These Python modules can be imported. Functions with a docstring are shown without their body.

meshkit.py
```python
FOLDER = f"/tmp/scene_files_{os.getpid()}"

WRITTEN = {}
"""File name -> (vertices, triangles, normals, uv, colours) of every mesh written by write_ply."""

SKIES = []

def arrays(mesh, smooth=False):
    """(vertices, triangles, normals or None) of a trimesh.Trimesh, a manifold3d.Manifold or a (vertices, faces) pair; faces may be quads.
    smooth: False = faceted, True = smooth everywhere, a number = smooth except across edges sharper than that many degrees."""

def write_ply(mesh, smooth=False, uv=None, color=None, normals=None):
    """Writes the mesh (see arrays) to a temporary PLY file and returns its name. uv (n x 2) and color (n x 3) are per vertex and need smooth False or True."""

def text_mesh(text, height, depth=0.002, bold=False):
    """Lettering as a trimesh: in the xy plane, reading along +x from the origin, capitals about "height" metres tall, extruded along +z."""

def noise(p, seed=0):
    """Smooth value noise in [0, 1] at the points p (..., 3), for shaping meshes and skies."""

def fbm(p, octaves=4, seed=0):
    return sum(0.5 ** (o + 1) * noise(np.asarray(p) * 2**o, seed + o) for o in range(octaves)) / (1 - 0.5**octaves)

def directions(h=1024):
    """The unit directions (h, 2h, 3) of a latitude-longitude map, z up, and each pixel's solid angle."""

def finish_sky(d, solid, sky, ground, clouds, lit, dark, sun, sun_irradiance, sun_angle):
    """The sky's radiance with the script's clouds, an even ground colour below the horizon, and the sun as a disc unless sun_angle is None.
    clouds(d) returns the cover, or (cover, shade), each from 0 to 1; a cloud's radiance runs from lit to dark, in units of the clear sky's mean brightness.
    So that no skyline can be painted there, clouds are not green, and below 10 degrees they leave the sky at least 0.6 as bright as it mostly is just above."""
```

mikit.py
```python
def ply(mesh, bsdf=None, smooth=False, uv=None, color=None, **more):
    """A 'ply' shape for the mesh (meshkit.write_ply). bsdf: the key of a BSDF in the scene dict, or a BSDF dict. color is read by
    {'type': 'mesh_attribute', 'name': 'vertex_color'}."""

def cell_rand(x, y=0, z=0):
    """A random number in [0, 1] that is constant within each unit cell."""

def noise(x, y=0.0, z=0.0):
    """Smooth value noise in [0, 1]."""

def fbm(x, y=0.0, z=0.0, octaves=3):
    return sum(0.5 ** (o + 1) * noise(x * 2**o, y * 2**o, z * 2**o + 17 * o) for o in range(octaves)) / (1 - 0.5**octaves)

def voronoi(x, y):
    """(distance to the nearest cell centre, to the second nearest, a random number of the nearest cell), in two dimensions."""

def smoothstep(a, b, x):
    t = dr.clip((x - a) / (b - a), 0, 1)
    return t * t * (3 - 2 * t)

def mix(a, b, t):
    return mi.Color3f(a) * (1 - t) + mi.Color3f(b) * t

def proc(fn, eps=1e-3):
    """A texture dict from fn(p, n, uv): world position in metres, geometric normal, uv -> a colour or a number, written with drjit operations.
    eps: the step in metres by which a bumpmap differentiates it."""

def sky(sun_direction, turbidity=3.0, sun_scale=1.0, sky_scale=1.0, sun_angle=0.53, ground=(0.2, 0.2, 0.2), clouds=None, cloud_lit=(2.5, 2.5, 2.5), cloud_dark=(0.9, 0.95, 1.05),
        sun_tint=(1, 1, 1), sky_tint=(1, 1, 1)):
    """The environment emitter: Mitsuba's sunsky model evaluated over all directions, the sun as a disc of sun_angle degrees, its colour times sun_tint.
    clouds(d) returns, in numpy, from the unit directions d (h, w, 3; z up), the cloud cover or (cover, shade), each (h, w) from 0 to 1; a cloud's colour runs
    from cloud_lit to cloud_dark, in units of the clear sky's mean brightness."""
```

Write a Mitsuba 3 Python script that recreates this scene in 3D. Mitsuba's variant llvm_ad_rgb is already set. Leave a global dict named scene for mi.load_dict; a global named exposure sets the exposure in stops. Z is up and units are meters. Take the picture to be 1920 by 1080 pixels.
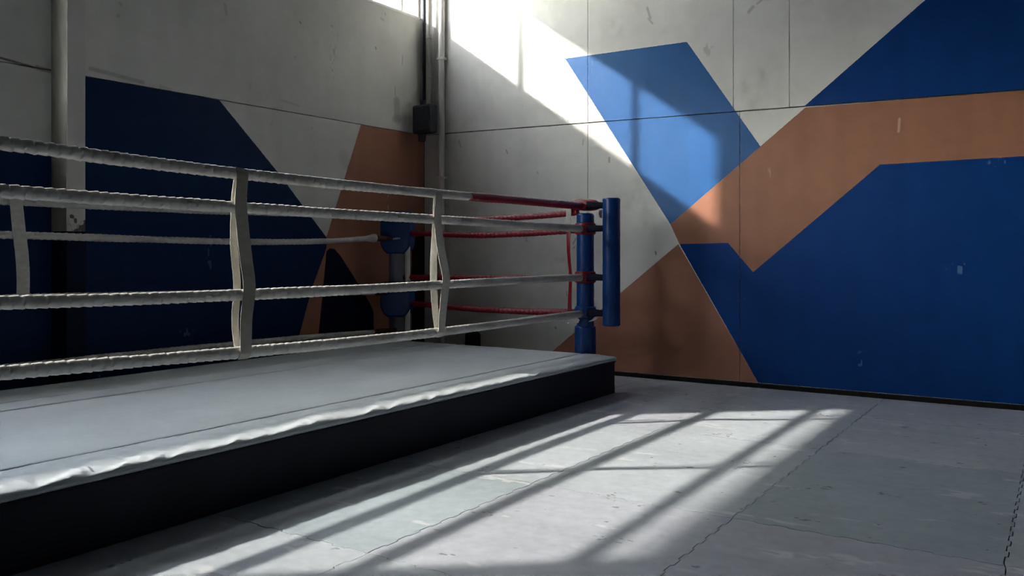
import math
import numpy as np
import trimesh
import drjit as dr
import mitsuba as mi
import manifold3d as m3
import shapely.geometry as sg
import shapely.ops as so
import mikit, meshkit
from mikit import fbm, noise, smoothstep, mix, cell_rand

T = mi.ScalarTransform4f
scene, labels = {}, {}

# ------------------------------------------------------------------ camera, sky, sun, exposure
# x runs along the right-hand wall, y towards it, z up; the two walls meet at x = WX, y = WY
SN, CS = 0.549083, 0.835768
scene['camera'] = {'type': 'perspective', 'fov': math.degrees(2 * math.atan(960 / 1583.0)), 'fov_axis': 'x',
                   'principal_point_offset_x': 0.0, 'principal_point_offset_y': 60 / 1080.0,
                   'near_clip': 0.05, 'far_clip': 500.0,
                   'to_world': T().look_at(origin=[0, 0, 1.5], target=[-SN, CS, 1.5], up=[0, 0, 1])}
SUN = (-1.42, -1.2, 1.0)


def cloud_cover(d):
    n = meshkit.fbm(d * np.array([2.2, 2.2, 4.0]) + 3.1, octaves=4, seed=4)
    return np.clip((n - 0.36) * 4.0, 0.25, 0.95), np.clip((n - 0.55) * 1.5, 0, 0.6)


scene['sky'] = mikit.sky(SUN, turbidity=4.0, sun_scale=0.088, sky_scale=1.0, sun_angle=1.0, ground=(0.22, 0.21, 0.2),
                         clouds=cloud_cover, cloud_lit=(1.9, 1.9, 1.95), cloud_dark=(1.0, 1.02, 1.06), sun_tint=(0.85, 1.0, 1.36))
exposure = 6.74

# ------------------------------------------------------------------ helpers
WX, WY = -7.83, 9.59          # the planes of the left-hand and the right-hand wall
XR, YB, ZC = 6.0, -6.0, 7.0   # the unseen walls and the ceiling


def put(key, mesh, mat, smooth=False):
    k, i = key, 0
    while k in scene:
        i += 1
        k = f'{key}_{i:03d}'
    scene[k] = mikit.ply(mesh, mat, smooth=smooth)
    return k


def tag(key, label=None, cat=None, group=None, kind=None):
    d = labels.setdefault(key, {})
    for a, b in (('label', label), ('category', cat), ('group', group), ('kind', kind)):
        if b:
            d[a] = b
    return key


def hull(pts):
    return trimesh.convex.convex_hull(np.asarray(pts, float))


def box(lo, hi, b=0.0):
    lo, hi = np.array(lo, float), np.array(hi, float)
    pts = []
    for c in np.ndindex(2, 2, 2):
        p = np.where(c, hi, lo)
        s = np.where(c, -1, 1) * b
        if b == 0:
            pts.append(p)
        else:
            for k in range(3):
                q = p + s
                q[k] = p[k]
                pts.append(q)
    return hull(pts)


def rbox(lo, hi, r, seg=8):
    lo, hi = np.array(lo, float) + r, np.array(hi, float) - r
    s = trimesh.creation.uv_sphere(radius=r, count=[seg * 2, seg * 2]).vertices
    return hull(np.vstack([s + np.where(c, hi, lo) for c in np.ndindex(2, 2, 2)]))


def join(ms):
    return trimesh.util.concatenate(ms)


def cyl(p, q, r, seg=24, b=0.0):
    """Cylinder from p to q with edges rounded by b."""
    p, q = np.array(p, float), np.array(q, float)
    d = q - p
    L = np.linalg.norm(d)
    d /= L
    u = np.cross(d, [0, 0, 1.0] if abs(d[2]) < 0.9 else [1.0, 0, 0])
    u /= np.linalg.norm(u)
    v = np.cross(d, u)
    prof = [(0, r)] if b == 0 else [(b * (1 - math.sin(t)), r - b + b * math.cos(t)) for t in np.linspace(math.pi / 2, 0, 6)]
    prof = prof + [(L - z, x) for z, x in reversed(prof)]
    return lathe_on(p, d, u, v, prof, seg)


def lathe_on(p, d, u, v, prof, seg):
    a = np.arange(seg) * 2 * math.pi / seg
    ring = np.cos(a)[:, None] * u + np.sin(a)[:, None] * v
    V = [np.array(p) + d * prof[0][0]]
    for z, r in prof:
        V += list(p + d * z + ring * r)
    V.append(np.array(p) + d * prof[-1][0])
    F, n = [], len(prof)
    for i in range(seg):
        j = (i + 1) % seg
        F.append((0, 1 + j, 1 + i))
        for k in range(n - 1):
            a0, a1, b0, b1 = 1 + k * seg + i, 1 + k * seg + j, 1 + (k + 1) * seg + i, 1 + (k + 1) * seg + j
            F += [(a0, a1, b1), (a0, b1, b0)]
        F.append((len(V) - 1, 1 + (n - 1) * seg + i, 1 + (n - 1) * seg + j))
    m = trimesh.Trimesh(np.array(V), np.array(F), process=False)
    if m.volume < 0:
        m.invert()
    return m


def spline(pts, step):
    """A smooth curve through the points, sampled evenly."""
    from scipy.interpolate import PchipInterpolator
    pts = np.asarray(pts, float)
    s = np.concatenate([[0], np.cumsum(np.linalg.norm(np.diff(pts, axis=0), axis=1))])
    t = np.linspace(0, s[-1], max(3, int(s[-1] / step) + 1))
    return np.stack([PchipInterpolator(s, pts[:, k])(t) for k in range(3)], 1), t


def sweep(path, radius, seg=18):
    """Tube along path; radius(s, angle) per vertex, s the length along the path."""
    path = np.asarray(path, float)
    tan = np.gradient(path, axis=0)
    tan /= np.linalg.norm(tan, axis=1, keepdims=True)
    side = np.cross(tan, [0, 0, 1.0])
    bad = np.linalg.norm(side, axis=1) < 1e-3
    side[bad] = [1.0, 0, 0]
    side /= np.linalg.norm(side, axis=1, keepdims=True)
    up = np.cross(side, tan)
    s = np.concatenate([[0], np.cumsum(np.linalg.norm(np.diff(path, axis=0), axis=1))])
    a = np.arange(seg) * 2 * math.pi / seg
    S, A = np.meshgrid(s, a, indexing='ij')
    R = radius(S, A)
    V = path[:, None] + R[..., None] * (np.cos(A)[..., None] * side[:, None] + np.sin(A)[..., None] * up[:, None])
    n = len(path)
    V = np.vstack([V.reshape(-1, 3), path[:1], path[-1:]])
    i = np.arange(n - 1)[:, None] * seg
    j = np.arange(seg)[None]
    j2 = (j + 1) % seg
    q = np.stack([i + j, i + j2, i + seg + j2, i + seg + j], -1).reshape(-1, 4)
    F = np.vstack([q[:, [0, 1, 2]], q[:, [0, 2, 3]]])
    j, j2 = j[0], j2[0]
    F = np.vstack([F, np.stack([j2, j, j * 0 + n * seg], 1), np.stack([(n - 1) * seg + j, (n - 1) * seg + j2, j * 0 + n * seg + 1], 1)])
    m = trimesh.Trimesh(V, F, process=False)
    if m.volume < 0:
        m.invert()
    return m


def wrapped(r, seed, pitch=0.062):
    """Radius of a rope under a spirally wrapped vinyl cover: each turn laps the one before, lightly creased."""
    def f(S, A):
        ph = (S / pitch + A / (2 * math.pi)) % 1.0
        lap = 0.0060 * (ph ** 1.5) - 0.006 * np.exp(-(ph / 0.10) ** 2)
        crease = 0.0035 * (meshkit.noise(np.stack([S * 34 + A, np.cos(A) * 1.6, np.sin(A) * 1.6], -1), seed) - 0.5)
        slow = 0.004 * (meshkit.noise(np.stack([S * 3.0, S * 0, S * 0], -1), seed + 5) - 0.5)
        return r + lap + crease + slow
    return f


def ribbon(pts, width, thick, wdir, twist=0.0):
    """A soft flat strap along the points, its width along wdir (turning by twist radians end to end)."""
    P, t = spline(pts, 0.02)
    w0 = np.asarray(wdir, float)
    tan = np.gradient(P, axis=0)
    tan /= np.linalg.norm(tan, axis=1, keepdims=True)
    W = w0 - (tan @ w0)[:, None] * tan
    W /= np.linalg.norm(W, axis=1, keepdims=True)
    N = np.cross(tan, W)
    tw = twist * np.sin(np.linspace(0, math.pi, len(P)))[:, None]
    W, N = W * np.cos(tw) + N * np.sin(tw), N * np.cos(tw) - W * np.sin(tw)
    prof = [(-.5, -.2), (-.42, -.5), (0, -.62), (.42, -.5), (.5, -.2), (.5, .2), (.42, .5), (0, .62), (-.42, .5), (-.5, .2)]
    V = np.stack([P + W * width * a + N * thick * b for a, b in prof], 1)
    n, k = len(P), len(prof)
    F = []
    for i in range(n - 1):
        for j in range(k):
            j2 = (j + 1) % k
            F += [(i * k + j, i * k + j2, (i + 1) * k + j2), (i * k + j, (i + 1) * k + j2, (i + 1) * k + j)]
    for j in range(1, k - 1):
        F += [(0, j + 1, j), ((n - 1) * k, (n - 1) * k + j, (n - 1) * k + j + 1)]
    m = trimesh.Trimesh(V.reshape(-1, 3), np.array(F), process=False)
    if m.volume < 0:
        m.invert()
    return m


def on_right(poly, front, back, chamfer=0.0):
    """Extrude a shapely polygon given as (x, z) between y = front and y = back."""
    return extr(poly, lambda P, d: np.stack([P[:, 0], np.full(len(P), front) + d, P[:, 1]], 1), back - front, chamfer)


def on_left(poly, front, back, chamfer=0.0):
    return extr(poly, lambda P, d: np.stack([np.full(len(P), front) - d, P[:, 0], P[:, 1]], 1), front - back, chamfer)


def extr(poly, to3, depth, chamfer):
    polys = [g for g in getattr(poly, 'geoms', [poly]) if g.geom_type == 'Polygon' and g.area > 1e-5]
    out = []
    for g in polys:
        if chamfer and len(g.interiors) == 0 and g.area > 0.999 * g.convex_hull.area:
            o, i = np.array(g.exterior.coords)[:-1], np.array(g.buffer(-chamfer, join_style=2).exterior.coords)[:-1]
            m = hull(np.vstack([to3(i, 0.0), to3(o, chamfer), to3(o, depth)]))
        else:
            e = trimesh.creation.extrude_polygon(g, 1.0, engine='earcut')
            V = np.array(e.vertices)
            m = trimesh.Trimesh(to3(V[:, :2], V[:, 2] * depth), e.faces, process=False)
            if m.volume < 0:
                m.invert()
        out.append(m)
    return join(out)


# ------------------------------------------------------------------ materials
def two(d):
    return {'type': 'twosided', 'bsdf': d}


def mat(key, base, rough=0.5, bump=None, scale=1.0, eps=1e-3, **more):
    b = {'type': 'principled', 'base_color': base if isinstance(base, dict) else {'type': 'rgb', 'value': list(base)}, 'roughness': rough, **more}
    if bump is not None:
        b = {'type': 'bumpmap', 'arbitrary': mikit.proc(bump, eps), 'scale': scale, 'bsdf': b}
    scene[key] = two(b)
    return key


def seg_mark(u, v, a, b, w):
    """1 on a short scuff from a to b, of width w."""
    ax, ay, bx, by = *a, *b
    dx, dy = bx - ax, by - ay
    t = dr.clip(((u - ax) * dx + (v - ay) * dy) / (dx * dx + dy * dy), 0, 1)
    d = dr.sqrt(dr.square(u - ax - t * dx) + dr.square(v - ay - t * dy))
    return 1 - smoothstep(w * 0.35, w, d)


def wear(u, v, s):
    """Blotches, thin vertical runs and specks of an old painted concrete wall."""
    blot = fbm(u * 0.9 + s, v * 0.9, s, 4)
    fine = fbm(u * 9 + s, v * 9, 2.0 + s, 3)
    run = fbm(u * 7 + s, v * 0.35, 5.0 + s, 3)
    speck = smoothstep(0.90, 0.95, noise(u * 3.1 + s, v * 2.3, 9.0)) * smoothstep(0.62, 0.8, noise(u * 31, v * 23, s))
    return blot, fine, run, speck


def wall_tex(axis, base, marks, patches):
    def f(p, n, uv):
        u, v = (p.x, p.z) if axis == 'x' else (p.y, p.z)
        blot, fine, run, speck = wear(u, v, 3.0 if axis == 'x' else 11.0)
        k = 0.80 + 0.22 * blot + 0.10 * (fine - 0.5) + 0.10 * (run - 0.5)
        c = mi.Color3f(base) * k
        c = mix(c, (0.20, 0.19, 0.165), 0.5 * smoothstep(0.62, 0.86, blot) * fine)
        c = mix(c, (0.16, 0.15, 0.135), 0.3 * speck)
        for a, b, w, k in marks:
            c = mix(c, (0.10, 0.10, 0.09), k * seg_mark(u, v, a, b, w) * (0.5 + 0.5 * fine))
        for a, b, w, k in patches:
            c = mix(c, (0.30, 0.29, 0.26), k * seg_mark(u + 0.03 * (fine - 0.5), v + 0.04 * (blot - 0.5), a, b, w))
        return c
    return mikit.proc(f)


MR = [((-6.36, 1.90), (-6.33, 1.97), .018, .8), ((-5.35, 1.66), (-5.31, 1.73), .014, .9), ((-5.33, 1.62), (-5.35, 1.60), .012, .8),
      ((-5.45, 1.04), (-5.44, .98), .012, .8), ((-5.40, 1.05), (-5.385, 1.0), .011, .6), ((-5.42, .985), (-5.38, .985), .012, .7),
      ((-5.62, .56), (-5.61, .55), .02, .9), ((-4.31, 4.55), (-4.27, 4.42), .022, .5), ((-4.30, 4.42), (-4.24, 4.35), .018, .4),
      ((-3.05, 4.30), (-3.0, 4.35), .03, .4), ((-2.95, 4.38), (-2.86, 4.44), .02, .4), ((-7.2, 3.13), (-7.17, 3.05), .02, .5),
      ((-6.4, 2.95), (-6.37, 2.9), .014, .6), ((-5.2, 3.0), (-5.21, 2.93), .016, .5), ((-4.83, 2.74), (-4.83, 2.69), .02, .6),
      ((-6.7, 2.3), (-6.68, 2.25), .012, .5), ((-5.9, 2.62), (-5.88, 2.6), .012, .6), ((-4.2, 1.55), (-4.195, 1.52), .016, .8)]
PR = [((-7.0, 4.1), (-6.7, 3.4), .10, .10), ((-6.75, 3.9), (-6.55, 3.3), .08, .10), ((-7.45, 3.5), (-7.45, 1.2), .14, .35)]
ML = [((4.02, 3.21), (3.7, 3.245), .016, 1.0), ((3.7, 3.245), (3.35, 3.26), .012, .9), ((8.95, 3.75), (8.95, 3.86), .014, .5), ((9.1, 4.2), (9.105, 4.33), .013, .6),
      ((7.2, 4.36), (7.21, 4.35), .02, .9), ((8.55, 4.33), (8.56, 4.31), .018, .8), ((4.55, 3.30), (5.1, 3.26), .03, .45), ((5.3, 3.25), (5.42, 3.24), .025, .4),
      ((6.9, 3.36), (7.2, 3.33), .02, .25), ((6.1, 4.3), (6.12, 4.2), .03, .3), ((4.2, 3.2), (4.05, 3.215), .03, .8)]
PL = [((8.98, 3.66), (9.0, 3.42), .10, .6), ((9.02, 3.45), (8.93, 3.42), .07, .5), ((7.95, 2.8), (8.0, 2.7), .12, .3), ((7.0, 3.9), (7.4, 4.4), .5, .10)]
WHITE = (0.63, 0.635, 0.605)


def bump_wall(p, n, uv):
    return fbm(p.x * 40 + p.y * 40, p.z * 40, 1.0, 3) + 2.0 * fbm(p.x * 5 + p.y * 5, p.z * 5, 4.0, 2)


mat('white_right_paint', wall_tex('x', WHITE, MR, PR), 0.5, bump_wall, 0.0012, 2e-3, specular=0.4)
mat('white_left_paint', wall_tex('y', WHITE, ML, PL), 0.55, bump_wall, 0.0012, 2e-3, specular=0.3)
mat('white_plain', (0.60, 0.595, 0.57), 0.6)
mat('ceiling_grey', (0.14, 0.14, 0.138), 0.7)
mat('dark_plain', (0.06, 0.06, 0.063), 0.6)
mat('backing_concrete', (0.07, 0.069, 0.065), 0.8)


def coloured(base, worn):
    def f(p, n, uv):
        u, v = p.x + p.y, p.z
        blot, fine, run, speck = wear(u, v, 7.0)
        c = mi.Color3f(base) * (0.86 + 0.18 * blot + 0.10 * (fine - 0.5) + 0.12 * (run - 0.5))
        c = mix(c, worn, 0.8 * smoothstep(0.93, 0.97, noise(u * 3.1, v * 2.9, 21.0)) * smoothstep(0.62, 0.78, noise(u * 37, v * 21, 3.0)))
        return mix(c, worn, 0.75 * seg_mark(u, v, (-1.46 + 9.59, 2.93), (-1.47 + 9.59, 2.80), 0.018))
    return mikit.proc(f)


mat('blue_paint', coloured((0.002, 0.042, 0.20), (0.10, 0.20, 0.40)), 0.5, bump_wall, 0.0012, 2e-3, specular=0.12)
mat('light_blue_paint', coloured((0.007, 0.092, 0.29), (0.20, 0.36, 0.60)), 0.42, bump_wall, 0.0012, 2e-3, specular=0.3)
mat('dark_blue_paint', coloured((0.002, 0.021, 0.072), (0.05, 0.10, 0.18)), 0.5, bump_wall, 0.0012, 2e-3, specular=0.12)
mat('brown_paint', coloured((0.34, 0.158, 0.10), (0.55, 0.40, 0.32)), 0.45, bump_wall, 0.0012, 2e-3, specular=0.2)
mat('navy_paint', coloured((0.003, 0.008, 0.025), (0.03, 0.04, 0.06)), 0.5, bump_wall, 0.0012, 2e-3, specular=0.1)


def floor_tex(base):
    def f(p, n, uv):
        blot = fbm(p.x * 1.3, p.y * 1.3, 1.0, 4)
        fine = fbm(p.x * 22, p.y * 22, 6.0, 3)
        str_ = fbm(p.x * 2.2, p.y * 14, 8.0, 3)
        c = mi.Color3f(base) * (0.80 + 0.26 * blot + 0.16 * (fine - 0.5) + 0.10 * (str_ - 0.5))
        scuff = smoothstep(0.80, 0.92, noise(p.x * 3.3 + 7, p.y * 8.1, 2.0)) * smoothstep(0.35, 0.7, noise(p.x * 17, p.y * 41, 5.0))
        c = mix(c, (0.52, 0.53, 0.54), 0.45 * scuff)
        dirt = smoothstep(0.86, 0.93, noise(p.x * 9.3 + 3, p.y * 7.7, 12.0)) * smoothstep(0.6, 0.8, noise(p.x * 41, p.y * 47, 15.0))
        return mix(c, (0.08, 0.08, 0.08), 0.6 * dirt)
    return mikit.proc(f)


def bump_floor(p, n, uv):
    return fbm(p.x * 70, p.y * 70, 2.0, 3) + 1.5 * fbm(p.x * 6, p.y * 6, 3.0, 2)


mat('mat_grey_cool', floor_tex((0.335, 0.378, 0.408)), 0.46, bump_floor, 0.0008, 2e-3, specular=0.45)
mat('mat_grey_green', floor_tex((0.280, 0.335, 0.362)), 0.44, bump_floor, 0.0008, 2e-3, specular=0.45)
mat('mat_grey_violet', floor_tex((0.336, 0.366, 0.408)), 0.46, bump_floor, 0.0008, 2e-3, specular=0.45)
mat('canvas_grey', mikit.proc(lambda p, n, uv: mi.Color3f(0.49, 0.545, 0.575) * (0.84 + 0.22 * fbm(p.x * 1.6, p.y * 1.2, 2.0, 4) + 0.06 * (fbm(p.x * 25, p.y * 25, 5.0, 2) - 0.5))), 0.42, bump_floor, 0.0006, 2e-3, specular=0.5)
mat('screed', (0.05, 0.05, 0.052), 0.8)
mat('skirt_navy', mikit.proc(lambda p, n, uv: mi.Color3f(0.010, 0.014, 0.022) * (0.7 + 0.6 * fbm(p.x * 6 + p.y * 3, p.z * 2.5, 1.0, 3))), 0.6, specular=0.25)
mat('seam_dark', (0.035, 0.04, 0.045), 0.7)
mat('black_rubber', mikit.proc(lambda p, n, uv: mi.Color3f(0.012) * (0.7 + 0.6 * fbm(p.x * 8, p.y * 8, p.z * 8, 3))), 0.8, specular=0.1)


def vinyl(base, dirt, amount):
    def f(p, n, uv):
        a = fbm(p.x * 5, p.y * 5, p.z * 5, 3)
        b = fbm(p.x * 40, p.y * 40, p.z * 40, 2)
        return mix(mi.Color3f(base) * (0.85 + 0.3 * (b - 0.5) + 0.15), dirt, amount * smoothstep(0.45, 0.75, a) * b * 1.6)
    return mikit.proc(f)


mat('rope_white', vinyl((0.43, 0.425, 0.40), (0.20, 0.185, 0.16), 0.5), 0.42, specular=0.5)
mat('strap_white', vinyl((0.44, 0.43, 0.39), (0.22, 0.20, 0.16), 0.5), 0.6, specular=0.3)
mat('strap_grey', vinyl((0.30, 0.29, 0.25), (0.16, 0.145, 0.11), 0.5), 0.6, specular=0.3)
mat('rope_red', vinyl((0.20, 0.006, 0.014), (0.08, 0.006, 0.01), 0.5), 0.36, specular=0.5)
mat('cover_red', vinyl((0.17, 0.006, 0.009), (0.10, 0.008, 0.01), 0.5), 0.4, specular=0.5)
mat('pad_blue', vinyl((0.003, 0.034, 0.15), (0.002, 0.02, 0.08), 0.4), 0.32, specular=0.45)
mat('steel_dark', (0.006, 0.009, 0.018), 0.7, specular=0.12)
mat('steel_bright', (0.55, 0.55, 0.56), 0.25, metallic=0.9)
mat('post_grey', mikit.proc(lambda p, n, uv: mi.Color3f(0.17, 0.175, 0.20) * (0.8 + 0.4 * fbm(p.x * 9, p.y * 9, p.z * 3, 3))), 0.5)
mat('white_metal', mikit.proc(lambda p, n, uv: mi.Color3f(0.62, 0.61, 0.58) * (0.85 + 0.3 * fbm(p.x * 12, p.y * 12, p.z * 3, 3) - 0.0)), 0.45)
mat('pipe_grey', mikit.proc(lambda p, n, uv: mi.Color3f(0.34, 0.33, 0.30) * (0.75 + 0.5 * fbm(p.x * 12, p.y * 12, p.z * 3, 3))), 0.5)
mat('box_black', (0.012, 0.017, 0.024), 0.5, specular=0.4)
mat('print_white', (0.45, 0.50, 0.58), 0.5)
mat('taupe_tone', mikit.proc(lambda p, n, uv: mi.Color3f(0.26, 0.25, 0.21) * (0.75 + 0.5 * fbm(p.y * 6, p.x * 6, p.z * 2, 3))), 0.6)
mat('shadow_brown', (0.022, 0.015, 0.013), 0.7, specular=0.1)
mat('leather_brown', (0.05, 0.022, 0.016), 0.5, specular=0.3)
scene['window_glass'] = {'type': 'thindielectric', 'int_ior': 1.5}


def cracked(p, n, uv):
    blot, fine, run, speck = wear(p.y + p.x * 2, p.z, 15.0)
    c = mi.Color3f(0.58, 0.575, 0.54) * (0.8 + 0.24 * blot + 0.1 * (run - 0.5))
    f1, f2, _ = mikit.voronoi((p.y + p.x) * 9 + 2 * fine, p.z * 6.5 + fine)
    low = 1 - smoothstep(1.95, 2.05, p.z)
    c = mix(c, (0.07, 0.06, 0.045), 0.75 * low * (1 - smoothstep(0.02, 0.09, f2 - f1)) * smoothstep(0.4, 0.6, blot + 0.15))
    return mix(c, (0.05, 0.045, 0.035), 0.9 * low * smoothstep(0.74, 0.82, noise(p.y * 24 + p.x * 11, p.z * 22, 3.0)))


mat('pilaster_paint', mikit.proc(cracked), 0.55)

# ------------------------------------------------------------------ the room: backing, panels, mural
W1 = (5.62, 9.545, 4.945, 6.20)        # y0, y1, z0, z1 of the high window by the corner
W2 = (-1.5, 3.60, 2.93, 4.45)         # the large window of the same wall, nearer than the photograph's left edge
W3 = (-5.4, -1.9, 1.95, 4.45)          # the next one
WINS = (W1, W2)
winpoly = [sg.box(y0, z0, y1, z1) for y0, y1, z0, z1 in WINS]
holes = so.unary_union(winpoly)

put('wall_left', on_left(sg.box(YB, -.2, WY + .4, ZC + .2).difference(holes), WX - .07, WX - .30), 'backing_concrete')
tag('wall_left', 'shaded left wall of white concrete panels painted with blue and brown shapes', kind='structure')
put('wall_right', on_right(sg.box(WX - .3, -.2, XR, ZC + .2), WY + .05, WY + .28), 'backing_concrete')
tag('wall_right', 'right wall of white concrete panels with a large blue and brown geometric mural', kind='structure')
put('wall_back', box((WX - .3, YB - .2, -.2), (XR + .2, YB, ZC + .2)), 'dark_plain')
tag('wall_back', 'plain dark grey wall behind the viewer', kind='structure')
put('wall_near', box((XR, YB, -.2), (XR + .2, WY + .28, ZC + .2)), 'dark_plain')
tag('wall_near', 'plain dark grey wall to the right of the viewer', kind='structure')
put('ceiling', box((WX - .3, YB - .2, ZC), (XR + .2, WY + .28, ZC + .2)), 'ceiling_grey')
tag('ceiling', 'flat grey ceiling of the hall', kind='structure')


def jr(x):      # height of the long joint of the right wall
    return 3.262 - 0.0195 * (x - WX)


def jl(y):      # and of the left wall
    return 3.216 + 0.0083 * (y - 4.5)


G = 0.0045
right_panels = []
lower = [WX, -5.137, -3.155, 0.35, 3.2, XR]
upper = [WX, -5.137, -3.23, -2.591, 0.0, 3.0, XR]
for xs, top in ((lower, False), (upper, True)):
    for a, b in zip(xs, xs[1:]):
        quad = [(a, jr(a)), (b, jr(b)), (b, ZC), (a, ZC)] if top else [(a, 0), (b, 0), (b, jr(b)), (a, jr(a))]
        c = .0028
        right_panels.append(sg.Polygon([(x + (c if x == a else -c), z + (.006 if (z > 1 and z < 5 and top) else -.006 if (z > 1 and not top) else 0)) for x, z in quad]))
for g in right_panels:
    put('wall_right__panel', on_right(g, WY, WY + .055, .002), 'white_right_paint')
PY0, PY1, PXF = 4.18, 4.354, -7.573
left_panels = []
for ys, top in (([YB, 0, PY0, 6.9, WY], False), ([YB, 0, PY0, 6.9, WY], True)):
    for a, b in zip(ys, ys[1:]):
        quad = [(a, jl(a)), (b, jl(b)), (b, ZC), (a, ZC)] if top else [(a, 0), (b, 0), (b, jl(b)), (a, jl(a))]
        left_panels.append(sg.Polygon(quad))
# the seam at y = 6.9 shows only faintly: it is left closed above, and the panel pieces round the windows are cut out
left_panels = [left_panels[0], left_panels[1], left_panels[2], left_panels[3].union(sg.Polygon()), left_panels[4], left_panels[5],
               so.unary_union([left_panels[6], left_panels[7]])]
left_panels[2] = so.unary_union([left_panels[2], left_panels[3]])
del left_panels[3]
left_panels = [g.buffer(-G, join_style=2).difference(holes) for g in left_panels]
for g in left_panels:
    put('wall_left__panel', on_left(g, WX, WX - .075, .002), 'white_left_paint')
put('wall_left__pilaster', box((WX - .02, PY0, 0), (PXF, PY1, ZC), .004), 'pilaster_paint')
put('wall_left__pilaster__side_face', box((WX - .012, PY0 - .003, 1.725), (PXF - .006, PY0 + .004, ZC), .001), 'taupe_tone')  # side face in a darker, duller tone than the front
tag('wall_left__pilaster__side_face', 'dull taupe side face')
tag('wall_left__pilaster', 'narrow white pilaster with cracked paint')
put('wall_left__pilaster__painted_base', box((WX - .015, PY0 - .004, 0), (PXF + .003, PY1 + .004, 1.725), .001), 'navy_paint')

allr, alll = so.unary_union(right_panels), so.unary_union(left_panels)
BASE = 0.055
mural_right = [
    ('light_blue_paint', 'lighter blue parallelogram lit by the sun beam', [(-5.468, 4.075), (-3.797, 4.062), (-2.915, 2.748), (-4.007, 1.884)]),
    ('brown_paint', 'long brown band bent into a hook', [(-4.007, 1.884), (-2.417, 3.142), (-0.347, 3.116), (XR, 2.99), (XR, 2.49), (-1.648, 2.466), (-2.999, 1.314), (-3.293, 1.652), (-3.891, 1.644)]),
    ('blue_paint', 'large dark blue field along the floor', [(-3.891, 1.644), (-3.293, 1.652), (-2.999, 1.314), (-1.648, 2.466), (XR, 2.49), (XR, BASE), (-2.94, BASE)]),
    ('blue_paint', 'dark blue triangle in the upper right', [(-2.43, 3.156), (-1.215, 4.133), (1.9, 6.68), (XR, 6.68), (XR, 2.99), (-0.347, 3.116)]),
    ('brown_paint', 'brown triangle behind the ring post', [(-3.905, 1.643), (-2.94, BASE), (-5.90, BASE), (-4.662, 1.046)])]
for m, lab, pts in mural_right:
    tag(put('wall_right__painted_shape', on_right(sg.Polygon(pts).intersection(allr), WY - .0015, WY + .030), m), lab)
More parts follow.
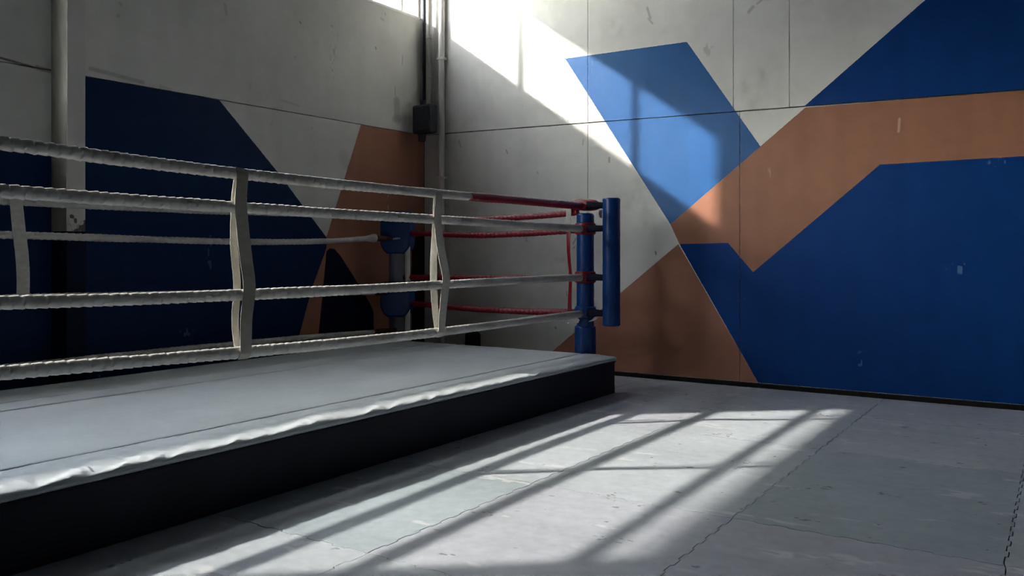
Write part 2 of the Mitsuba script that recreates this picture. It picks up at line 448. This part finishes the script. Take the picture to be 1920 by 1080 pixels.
mural_left = [
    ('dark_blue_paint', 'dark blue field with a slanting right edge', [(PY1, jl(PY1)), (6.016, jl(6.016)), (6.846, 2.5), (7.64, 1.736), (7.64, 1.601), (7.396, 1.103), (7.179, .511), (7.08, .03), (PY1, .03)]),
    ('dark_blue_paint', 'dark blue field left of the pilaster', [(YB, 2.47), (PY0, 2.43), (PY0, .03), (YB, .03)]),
    ('brown_paint', 'brown shape in the corner', [(8.268, jl(8.268)), (WY, jl(WY)), (WY, .03), (7.08, .03), (7.179, .511), (7.396, 1.103), (7.64, 1.601), (7.64, 1.736)])]
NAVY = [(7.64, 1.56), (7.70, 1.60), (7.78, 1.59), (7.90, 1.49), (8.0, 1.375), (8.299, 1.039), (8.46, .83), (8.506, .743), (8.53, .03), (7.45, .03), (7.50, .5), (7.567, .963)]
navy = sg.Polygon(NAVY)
pieces = []
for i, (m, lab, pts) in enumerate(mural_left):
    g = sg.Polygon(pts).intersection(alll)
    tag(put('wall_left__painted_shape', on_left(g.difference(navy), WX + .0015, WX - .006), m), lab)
tag(put('wall_left__painted_shape', on_left(sg.box(9.30, .03, WY - .006, 1.80).intersection(alll), WX + .003, WX - .006), 'shadow_brown'), 'dark brown upright strip painted as shade in the corner')  # corner shade painted on the wall as a dark strip, not a mural shape
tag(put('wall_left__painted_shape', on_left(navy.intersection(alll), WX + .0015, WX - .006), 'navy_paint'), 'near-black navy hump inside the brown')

# windows
def window(name, w, bars, label):
    y0, y1, z0, z1 = w
    xo, xi = WX - .26, WX - .05
    fr = .035
    key = name
    ms = [box((xo, y0, z0), (xi, y1, z0 + fr), .004), box((xo, y0, z1 - fr), (xi, y1, z1), .004),
          box((xo, y0, z0 + fr), (xi, y0 + fr, z1 - fr), .004), box((xo, y1 - fr, z0 + fr), (xi, y1, z1 - fr), .004)]
    put(key + '__frame', join(ms), 'white_metal')
    tag(key, label, kind='structure')
    edges = [y0 + fr] + [b for b in bars] + [y1 - fr]
    for b in bars:
        put(key + '__mullion', box((xo + .08, b - .022, z0 + fr), (xi - .07, b + .022, z1 - fr), .004), 'white_metal')
    for i, (a, b) in enumerate(zip(edges, edges[1:])):
        lo, hi = a + (.03 if i else 0), b - (.03 if i < len(edges) - 2 else 0)
        x = (xo + xi) / 2
        q = trimesh.Trimesh([(x, lo, z0 + fr), (x, hi, z0 + fr), (x, hi, z1 - fr), (x, lo, z1 - fr)], [(0, 1, 2), (0, 2, 3)], process=False)
        put(key + '__pane', q, 'window_glass')
    put(key + '__sill', box((WX - .29, y0 - .0, z0 - .03), (WX + .004, y1, z0 + .001), .004), 'white_metal')


window('window_1', W1, [9.24, 8.05, 6.62], 'bright high window in the left wall next to the corner')
window('window_2', W2, [], 'large window in the left wall beside the viewer')
# window('window_3', W3, [-3.5], 'large window in the left wall behind the viewer')

# black skirting along the right wall
put('baseboard_right', join([box((-5.9, WY - .035, 0), (XR, WY - .001, .052), .006)]), 'black_rubber')
tag('baseboard_right', 'low black rubber skirting along the foot of the mural wall', kind='structure')
put('baseboard_left', box((WX + .002, YB, 0), (WX + .02, WY, .03), .004), 'black_rubber')
tag('baseboard_left', 'low black skirting along the foot of the left wall', kind='structure')

# ------------------------------------------------------------------ floor of puzzle mats
put('floor', box((WX - .3, YB - .2, -.2), (XR + .2, WY + .28, -.020)), 'screed')
tag('floor', 'floor covered with grey interlocking gym mats', kind='structure')
xs = [-5.65, -4.30, -2.95, -1.60, -0.25, 1.10, 2.45, 3.80, XR]
ys = [-6.0, -3.2, -1.6, 0.02, 1.59, 3.16, 4.73, 6.80, 8.37, WY - .005]
ys_real = ys


def toothed(p, q, on):
    """Points of a puzzle edge from p to q: small square teeth that swing to either side of the line."""
    p, q = np.array(p), np.array(q)
    L = np.linalg.norm(q - p)
    d = (q - p) / L
    nrm = np.array([-d[1], d[0]])
    if not on:
        return [tuple(p), tuple(q)]
    k = int(L / 0.09)
    out = [tuple(p)]
    for i in range(1, k):
        a = L * i / k
        s = 0.007 if i % 2 else -0.007
        out += [tuple(p + d * (a - L / k * .47) + nrm * s), tuple(p + d * (a + L / k * .47) + nrm * s)]
    return out + [tuple(q)]


rng = np.random.default_rng(5)
mats = ['mat_grey_cool', 'mat_grey_green', 'mat_grey_violet']
vis = lambda x, y: y > -1
for i in range(len(xs) - 1):
    for j in range(len(ys) - 1):
        x0, x1, y0, y1 = xs[i], xs[i + 1], ys[j], ys[j + 1]
        if x1 < -4.2 and y1 < 8.3:
            continue
        ex = lambda k: k not in (0, len(xs) - 1)
        ey = lambda k: k not in (0, len(ys) - 1)
        tooth = x0 > -3.5 and x1 < 3 and y0 > -0.1
        bot = toothed((x0, y0), (x1, y0), ey(j) and x0 > -5 and x1 < 3 and y0 > 0)
        right = toothed((x1, y0), (x1, y1), ex(i + 1) and x1 > -3 and x1 < 3 and y0 > -.1)
        top = toothed((x0, y1), (x1, y1), ey(j + 1) and x0 > -5 and x1 < 3 and y1 > 0)[::-1]
        left = toothed((x0, y0), (x0, y1), ex(i) and x0 > -3 and x0 < 3 and y0 > -.1)[::-1]
        ring = bot[:-1] + right[:-1] + top[:-1] + left[:-1]
        g = sg.Polygon(ring).buffer(-.0028, join_style=2)
        e = trimesh.creation.extrude_polygon(g, .020, engine='earcut')
        e.apply_translation([0, 0, -.020 - .0012 * rng.random()])
        mm = 'mat_grey_green' if (abs(x0 + 1.6) < .01 and abs(y0 - 4.73) < .01) else mats[int(rng.integers(3))] if not (x0 > -3 and y0 > 1) else ('mat_grey_violet' if rng.random() < .5 else 'mat_grey_cool')
        put('floor__gym_mat', e, mm)

# ------------------------------------------------------------------ boxing ring platform
FX, BX, RY, NY, TOP = -4.13, -7.30, 8.39, -1.6, 0.40
PL_ = 'ring_platform'
pl = sg.box(BX, NY, FX - .012, RY - .012).buffer(-.03).buffer(.03, quad_segs=5)
sk = trimesh.creation.extrude_polygon(pl, TOP - .02, engine='earcut')
put(PL_ + '__skirt', sk, 'skirt_navy', 30)
tag(PL_ + '__skirt', 'black fabric skirt')
tag(PL_, 'low boxing ring platform with grey canvas top and black skirt', 'ring platform')


def canvas_strip(x_in, x_out, y0, y1, step_y, prof):
    """Padded canvas: rows along y, columns along prof (x, z, pucker)."""
    Y = np.arange(y0, y1 + 1e-6, step_y)
    Y[-1] = y1
    V = []
    for x, z, k in prof:
        P = np.stack([np.full(len(Y), x), Y, np.zeros(len(Y))], 1)
        n1 = meshkit.fbm(np.stack([Y * 11.0 + (x - FX) * 20.0, np.full(len(Y), x * 2.0), np.zeros(len(Y))], 1), 3, 2) - .5
        big = meshkit.noise(np.stack([Y * 1.3, Y * 0 + 9, Y * 0], 1), 3)
        dz = k * .034 * n1 * (.3 + 1.2 * big)
        flat = .004 * (meshkit.fbm(np.stack([Y * 1.5, np.full(len(Y), x * 2.5), Y * 0 + 4], 1), 3, 8) - .5)
        P[:, 2] = z + dz + (flat if k >= 0 else 0)
        V.append(P)
    n, m = len(Y), len(prof)
    V = np.vstack(V)
    F = []
    idx = np.arange(n - 1)
    for c in range(m - 1):
        a, b = c * n + idx, (c + 1) * n + idx
        F.append(np.stack([a, b, b + 1], 1))
        F.append(np.stack([a, b + 1, a + 1], 1))
    msh = trimesh.Trimesh(V, np.vstack(F), process=False)
    if msh.face_normals[:, 2].mean() < 0:
        msh.invert()
    return msh


SE = -4.57   # the front seam of the canvas
prof = [(SE - .002, TOP - .016, 0), (SE + .006, TOP - .001, .1), (SE + .05, TOP + .006, .25), (SE + .12, TOP + .006, .45), (SE + .2, TOP + .006, .7), (SE + .28, TOP + .005, .95), (SE + .35, TOP + .002, 1.1),
        (FX - .05, TOP - .002, 1.0), (FX - .025, TOP - .006, .8), (FX - .008, TOP - .014, .6), (FX, TOP - .028, .35), (FX - .002, TOP - .045, .1), (FX - .012, TOP - .05, 0)]
put(PL_ + '__canvas_edge', canvas_strip(SE, FX, NY, RY - .01, .0125, prof), 'canvas_grey', True)
tag(PL_ + '__canvas_edge', 'puckered padded front edge of the grey canvas')
for x0, x1 in ((-6.30, SE), (-6.66, -6.30), (BX, -6.66)):
    gL, gR = (.014 if x0 > BX else .002), (.014 if x1 < SE else .002)
    q = [(x0 + gL, TOP - .016, 0), (x0 + gL + .006, TOP - .001, 0)] + [(x, TOP + .003, .06) for x in np.linspace(x0 + .04, x1 - .04, max(3, int((x1 - x0) / .12)))] + [(x1 - gR - .006, TOP - .001, 0), (x1 - gR, TOP - .016, 0)]
    put(PL_ + '__canvas', canvas_strip(x0, x1, NY, RY - .01, .06, q), 'canvas_grey', True)
for x in (-6.30, -6.66, SE):
    put(PL_ + '__seam', box((x - .018, NY, TOP - .03), (x + .018, RY - .012, TOP - .008)), 'seam_dark')
put(PL_ + '__piping', cyl((FX - .004, NY, TOP - .055), (FX - .004, RY - .03, TOP - .055), .007, 10), 'skirt_navy', True)
# end hem of the canvas on the short side
put(PL_ + '__canvas_hem', hull(np.vstack([cyl((x, RY - .02, TOP - .022), (x + .001, RY - .02, TOP - .022), .019, 12).vertices for x in (BX + .01, FX - .02)])), 'canvas_grey', 40)

# ------------------------------------------------------------------ ring posts, pads, ropes
PX, PY = -4.622, 8.57
PFX = -7.44
NP = 'ring_post'
tag(NP, 'tall blue padded ring post at the near right corner of the platform', 'ring post', 'ring posts')
put(NP + '__base', cyl((PX, PY, 0), (PX, PY, .70), .122, 32, .02), 'pad_blue', 40)
put(NP + '__padded_column', join([cyl((PX, PY, .62), (PX, PY, 1.99), .10, 32, .03)]), 'pad_blue', 40)
ZN = [.855, 1.258, 1.812, 2.075]      # rope heights at this post
QX, QY = -4.265, 8.52
put('corner_pad', cyl((QX, QY, .715), (QX, QY, 2.15), .098, 40, .022), 'pad_blue', 40)
tag('corner_pad', 'upright blue cylindrical pad standing off the near ring post, against the mural wall', 'corner pad')
for z in (.73, 2.12):
    put('corner_pad__hem', cyl((QX, QY, z), (QX, QY, z + .015), .1, 40), 'pad_blue', 40)
for i, z in enumerate(ZN):
    # the sleeve round the post, red on the upper ropes and blue on the lowest, and the black turnbuckle to the pad
    if i < 3:
        r0 = .118
        pr = [(0, r0 - .02), (.012, r0), (.07, r0 + .006), (.128, r0), (.14, r0 - .02)]
        m = lathe_on(np.array([PX, PY, z - .07]), np.array([0, 0, 1.0]), np.array([1.0, 0, 0]), np.array([0, 1.0, 0]), pr, 28)
        k = put(NP + '__sleeve', m, 'cover_red' if i else 'pad_blue', 35)
    else:
        P, _ = spline([(PX - .17, PY - .02, z + .008), (PX - .06, PY - .03, z + .012), (PX + .08, PY - .03, z + .006), (PX + .2, PY - .03, z - .012)], .01)
        m = sweep(P, lambda S, A: .066 * np.sqrt(np.clip(1 - ((S - S.max() * .46) / (S.max() * .56)) ** 4, .2, 1)) + .003 * np.sin(A * 3 + S * 30), 20)
        k = put(NP + '__sleeve', m, 'cover_red', 40)
    tag(k, 'red vinyl sleeve' if i else 'blue vinyl sleeve')
    m = join([cyl((PX + .07, PY - .04, z - .005), (QX - .094, QY, z - .005), .032, 16, .008), hull(np.vstack([box((PX + .06, PY - .10, z - .045), (PX + .10, PY - .02, z + .045), .01).vertices, box((QX - .13, PY - .08, z - .028), (QX - .095, QY + .02, z + .03), .01).vertices]))])
    put(NP + '__turnbuckle', m, 'steel_dark', 40)
put(NP + '__pin', cyl((PX + .21, PY - .03, 1.93), (PX + .21, PY - .03, 2.02), .02, 14, .004), 'steel_bright', 40)
# loose buckle hanging at the lowest rope
tor = trimesh.creation.torus(major_radius=.042, minor_radius=.007, major_sections=24, minor_sections=8)
tor.apply_transform(trimesh.transformations.rotation_matrix(math.pi / 2, [1, 0, 0]))
tor.apply_scale([.75, 1, 1.15])
tor.apply_translation([PX - .165, PY - .11, .772])
put(NP + '__buckle_ring', tor, 'steel_bright', True)
tab = ribbon([(PX - .10, PY - .125, .84), (PX - .05, PY - .15, .79), (PX + .0, PY - .155, .755)], .05, .006, (1, 0, .2))
tag(put(NP + '__strap_end', tab, 'strap_white', 40), 'white strap end')
tab = ribbon([(PX + .17, PY - .05, .81), (PX + .15, PY - .10, .775), (PX + .11, PY - .13, .76)], .06, .006, (1, 0, .2))
tag(put(NP + '__strap_end', tab, 'strap_white', 40), 'white strap end')

FP = 'ring_post_001'
tag(FP, 'grey ring post with blue box pads in the far corner by the brown wall', 'ring post', 'ring posts')
put(FP + '__column', cyl((PFX, PY, 0), (PFX, PY, 2.06), .125, 32, .01), 'post_grey', 40)
tag(put(FP + '__pole', cyl((PFX + .20, PY - .05, 0), (PFX + .20, PY - .05, 2.05), .035, 16, .004), 'white_metal', 40), 'slim white pole')


def u_pad(z0, z1, w, dpt):
    """A box pad with a round lower end, facing the ring's middle."""
    g = sg.box(-w / 2, z0 + w * .42, w / 2, z1).union(sg.Point(0, z0 + w * .42).buffer(w / 2, quad_segs=12).intersection(sg.box(-w, z0, w, z1)))
    s = 1 / math.sqrt(2)
    m = []
    o = g.buffer(-.03).buffer(.03)
    lay = [(0, -.028), (.010, -.012), (.028, 0), (dpt - .028, 0), (dpt - .01, -.012), (dpt, -.028)]
    pts = []
    for d, inset in lay:
        c = np.array(o.buffer(inset).exterior.coords)
        pts.append(np.stack([c[:, 0], np.full(len(c), d), c[:, 1]], 1))
    h = hull(np.vstack(pts))
    # local y goes back from the padded face; turn the face to the camera side of the ring
    R = trimesh.transformations.rotation_matrix(math.radians(28), [0, 0, 1])
    h.apply_translation([0, -dpt * .62, 0])
    h.apply_transform(R)
    h.apply_translation([PFX, PY, 0])
    return h, R


p1, R1 = u_pad(1.53, 2.09, .40, .34)
put(FP + '__pad', p1, 'pad_blue', 40)
p2, _ = u_pad(.70, 1.16, .40, .34)
put(FP + '__pad', p2, 'pad_blue', 40)
logo = sg.Polygon([(-.05, 1.732), (.0, 1.742), (.055, 1.738), (.05, 1.722), (-.01, 1.714), (-.045, 1.716)])
lm = trimesh.creation.extrude_polygon(logo, .003, engine='earcut')
V = np.array(lm.vertices)
lm = trimesh.Trimesh(np.stack([V[:, 0] + .02, -.34 * .62 - V[:, 2] + .001, V[:, 1]], 1), lm.faces[:, ::-1], process=False)
lm.apply_transform(R1)
lm.apply_translation([PFX, PY, 0])
tag(put(FP + '__print', lm, 'print_white'), 'small faded white print')

def smoothstep_np(x):
    return np.clip(x * 2.2 - 1.2, 0, 1)


RR = .036


def rope(key, pts, label, cat, group, colour, seed, r=RR):
    P, t = spline(pts, .0095)
    put(key, sweep(P, wrapped(r, seed), 18), colour, True)
    return tag(key, label, cat, group)


front = [
    [(2.2, .892), (2.88, .876), (3.764, .854), (4.663, .837), (5.69, .830), (6.936, .834), (8.408, .842)],
    [(2.2, 1.257), (2.88, 1.246), (3.72, 1.240), (4.663, 1.238), (5.838, 1.245), (6.936, 1.252), (8.408, 1.258)],
    [(2.2, 1.837), (2.88, 1.829), (3.72, 1.825), (4.663, 1.821), (5.838, 1.821), (6.936, 1.816), (8.408, 1.814)],
    [(2.2, 2.086), (2.88, 2.065), (3.72, 2.050), (4.663, 2.045), (5.838, 2.048), (6.936, 2.058), (8.408, 2.070)]]
rank = ['lowest', 'second lowest', 'second highest', 'topmost']
key_names = ['ring_rope'] + [f'ring_rope_{i:03d}' for i in range(1, 12)]
for i, pts in enumerate(front):
    z0 = pts[0][1] + (.03, .02, .01, .03)[i]
    full = [(PX, NY, z0)] + [(PX, y, z) for y, z in pts]
    k = key_names[i]
    if i < 3:
        rope(k, full + [(PX, PY - .12, pts[-1][1])], f'{rank[i]} white padded rope along the front of the ring', 'ring rope', 'front ring ropes', 'rope_white', 10 + i)
        cuff = sweep(spline([(PX, PY - .46, pts[-1][1]), (PX - .005, PY - .11, pts[-1][1] - .003)], .02)[0], lambda S, A: .041 + 0 * S, 18)
        tag(put(k + '__cuff', cuff, 'strap_white', 40), 'smooth white end cuff')
    else:
        rope(k, full[:-2] + [(PX, 6.32, 2.052)], 'topmost rope along the front of the ring, white turning dark red near the post', 'ring rope', 'front ring ropes', 'rope_white', 10 + i)
        red, _ = spline([(PX, 6.30, 2.052), (PX, 6.936, 2.058), (PX, 8.408, 2.070), (PX - .02, PY - .08, 2.078)], .0095)
        tag(put(k + '__red_cover', sweep(red, wrapped(.038, 31), 18), 'rope_red', True), 'dark red vinyl cover')
BXR = -7.40
back = [[(3.524, .566), (4.56, .565), (5.889, .560), (8.039, .525)], [(3.524, 1.145), (5.003, 1.125), (5.958, 1.11), (8.039, 1.03)],
        [(3.524, 1.676), (4.613, 1.663), (5.958, 1.652), (7.117, 1.674), (8.039, 1.728)], [(3.524, 1.956), (4.613, 1.958), (5.958, 1.972), (8.039, 2.018)]]
for i, pts in enumerate(back):
    k = key_names[4 + i]
    rope(k, [(BXR, NY, pts[0][1])] + [(BXR, y, z) for y, z in pts], f'{rank[i]} white padded rope along the back of the ring', 'ring rope', 'back ring ropes', 'rope_white', 20 + i, .031)
    z = pts[-1][1]
    if i != 0:
        cuff = sweep(spline([(BXR, 7.72, z - .02), (BXR, 8.06, z)], .02)[0], lambda S, A: .035 + .022 * smoothstep_np(S / S.max()), 18) if i == 2 else None
        if cuff is not None:
            tag(put(k + '__cuff', cuff, 'strap_white', 40), 'flared white end cuff')
    put(k + '__turnbuckle', join([cyl((BXR, 8.03, z), (BXR, PY - .10, z + .008), .026, 14, .006), cyl((BXR, 8.1, z - .002), (BXR, 8.26, z), .037, 14, .01)]), 'leather_brown', 40)
side = [[(-4.982, .845), (-5.464, .833), (-6.093, .837), (-7.167, .870)], [(-4.839, 1.24), (-6.093, 1.228), (-7.167, 1.22)],
        [(-4.861, 1.791), (-5.464, 1.769), (-6.093, 1.758), (-7.167, 1.794)], [(-4.839, 1.995), (-5.464, 1.968), (-6.093, 1.957), (-7.167, 2.018)]]
for i, pts in enumerate(side):
    k = key_names[8 + i]
    zs, ze = pts[0][1], pts[-1][1]
    rope(k, [(PX - .08, PY - .02, zs + .01)] + [(x, PY - .02, z) for x, z in pts] + [(PFX + .12, PY - .02, ze)],
         f'{rank[i]} dark red rope on the right side of the ring, between the two posts', 'ring rope', 'right side ring ropes', 'rope_red', 40 + i, .033)

# vertical spacer straps
def spacer(key, label, legs, red=None):
    for pts, w, wd, tw, m in legs:
        put(key + '__webbing', ribbon(pts, w, .007, wd, tw), m, 40)
    tag(key, label, 'rope strap', 'vertical rope straps')


FO, BO = PX + .048, PX - .050
spacer('rope_strap', 'wide white vertical strap tying the front ropes, left of the photo centre',
       [([(FO - .03, 3.714, 2.085)] + [(FO, y, z) for y, z in [(3.705, 2.03), (3.690, 1.854), (3.706, 1.677), (3.73, 1.5), (3.760, 1.286), (3.745, 1.16), (3.735, 1.073)]] + [(FO, 3.732, .86), (FO - .03, 3.732, .812)], .088, (0, 1, 0), .25, 'strap_grey'),
        ([(BO, y, z) for y, z in [(3.747, 2.075), (3.716, 1.822), (3.712, 1.607), (3.738, 1.284), (3.722, 1.069), (3.751, .84)]], .05, (0, 1, 0), .5, 'strap_white')])
spacer('rope_strap_001', 'wide white vertical strap tying the front ropes, nearer the blue post',
       [([(FO - .03, 5.804, 2.075)] + [(FO, y, z) for y, z in [(5.804, 2.02), (5.782, 1.871), (5.802, 1.70), (5.85, 1.5), (5.905, 1.30), (5.875, 1.125), (5.842, .85)]] + [(FO - .03, 5.842, .79)], .088, (0, 1, 0), .2, 'strap_white'),
        ([(BO, y, z) for y, z in [(5.886, 2.07), (5.880, 1.83), (5.872, 1.689), (5.85, 1.45), (5.85, 1.312), (5.868, 1.075), (5.905, .82)]], .06, (0, 1, 0), .9, 'strap_white')])
spacer('rope_strap_002', 'white vertical strap on the back ropes at the far left',
       [([(BXR + .045, y, z) for y, z in [(3.628, 1.985), (3.640, 1.85), (3.657, 1.676), (3.678, 1.5), (3.688, 1.3), (3.683, 1.13)]], .105, (0, 1, 0), .1, 'strap_white')])
spacer('rope_strap_003', 'narrow strap beside the near ring post, white above and red below',
       [([(-4.80, PY - .07, 2.10), (-4.80, PY - .075, 1.98), (-4.805, PY - .075, 1.83), (-4.80, PY - .07, 1.78)], .07, (1, 0, 0), .1, 'strap_white'),
        ([(-4.803, PY - .07, 1.79), (-4.80, PY - .075, 1.56), (-4.775, PY - .075, 1.254), (-4.785, PY - .075, 1.0), (-4.79, PY - .07, .85)], .055, (1, 0, 0), .4, 'rope_red')])

# ------------------------------------------------------------------ corner services and small things
pp = 'wall_pipe'
put(pp, cyl((-7.47, WY - .055, 0), (-7.47, WY - .055, ZC), .044, 20), 'white_metal', 40)
tag(pp, 'pale vertical pipe running down the right wall beside the corner', 'pipe')
for z in (.9, 2.6, 4.3, 6.0):
    put(pp + '__bracket', box((-7.535, WY - .104, z), (-7.405, WY - .001, z + .035), .004), 'white_metal')
pg = 'wall_pipe_001'
put(pg, cyl((-7.66, WY - .10, 3.62), (-7.66, WY - .10, ZC), .04, 18), 'pipe_grey', 40)
tag(pg, 'grey pipe rising from the black box into the corner', 'pipe')
for z in (4.05, 4.62):
    put(pg + '__coupling', cyl((-7.66, WY - .10, z), (-7.66, WY - .10, z + .06), .048, 18, .006), 'pipe_grey', 40)
cn = 'cable_conduit'
put(cn, cyl((-7.785, WY - .06, 3.2), (-7.785, WY - .06, ZC), .022, 12), 'box_black', 40)
tag(cn, 'thin dark conduit in the corner between the two walls', 'conduit')
jb = 'junction_box'
put(jb + '__housing', rbox((-7.72, 9.18, 3.225), (-7.40, 9.36, 3.625), .03), 'box_black', 35)
put(jb + '__lid', rbox((-7.70, 9.165, 3.25), (-7.42, 9.19, 3.60), .011), 'box_black', 35)
for z in (3.30, 3.50):
    put(jb + '__bracket', box((-7.66, 9.355, z), (-7.60, 9.589, z + .06), .004), 'steel_dark')
put(jb + '__gland', cyl((-7.62, 9.30, 3.60), (-7.62, 9.30, 3.70), .045, 16, .01), 'box_black', 40)
put(jb + '__stub', cyl((-7.62, 9.28, 3.12), (-7.62, 9.28, 3.24), .05, 16, .012), 'box_black', 40)
tag(jb, 'black box mounted high in the corner of the room', 'junction box')

# dark round-topped roll standing on the floor behind the platform
rl = 'rubber_roll'
put(rl, cyl((-6.675, 9.2, 0), (-6.675, 9.2, .485), .105, 28, .06), 'black_rubber', 40)
tag(rl, 'black round-topped roll standing behind the ring platform by the white wall', 'roll')
put('floor_debris', hull([(-1.757, 3.15, .0), (-1.72, 3.165, .0), (-1.74, 3.18, .004), (-1.76, 3.165, .003), (-1.725, 3.15, .002)]), 'black_rubber')
tag('floor_debris', 'tiny dark scrap lying on the grey mats at the bottom of the photo', 'scrap')
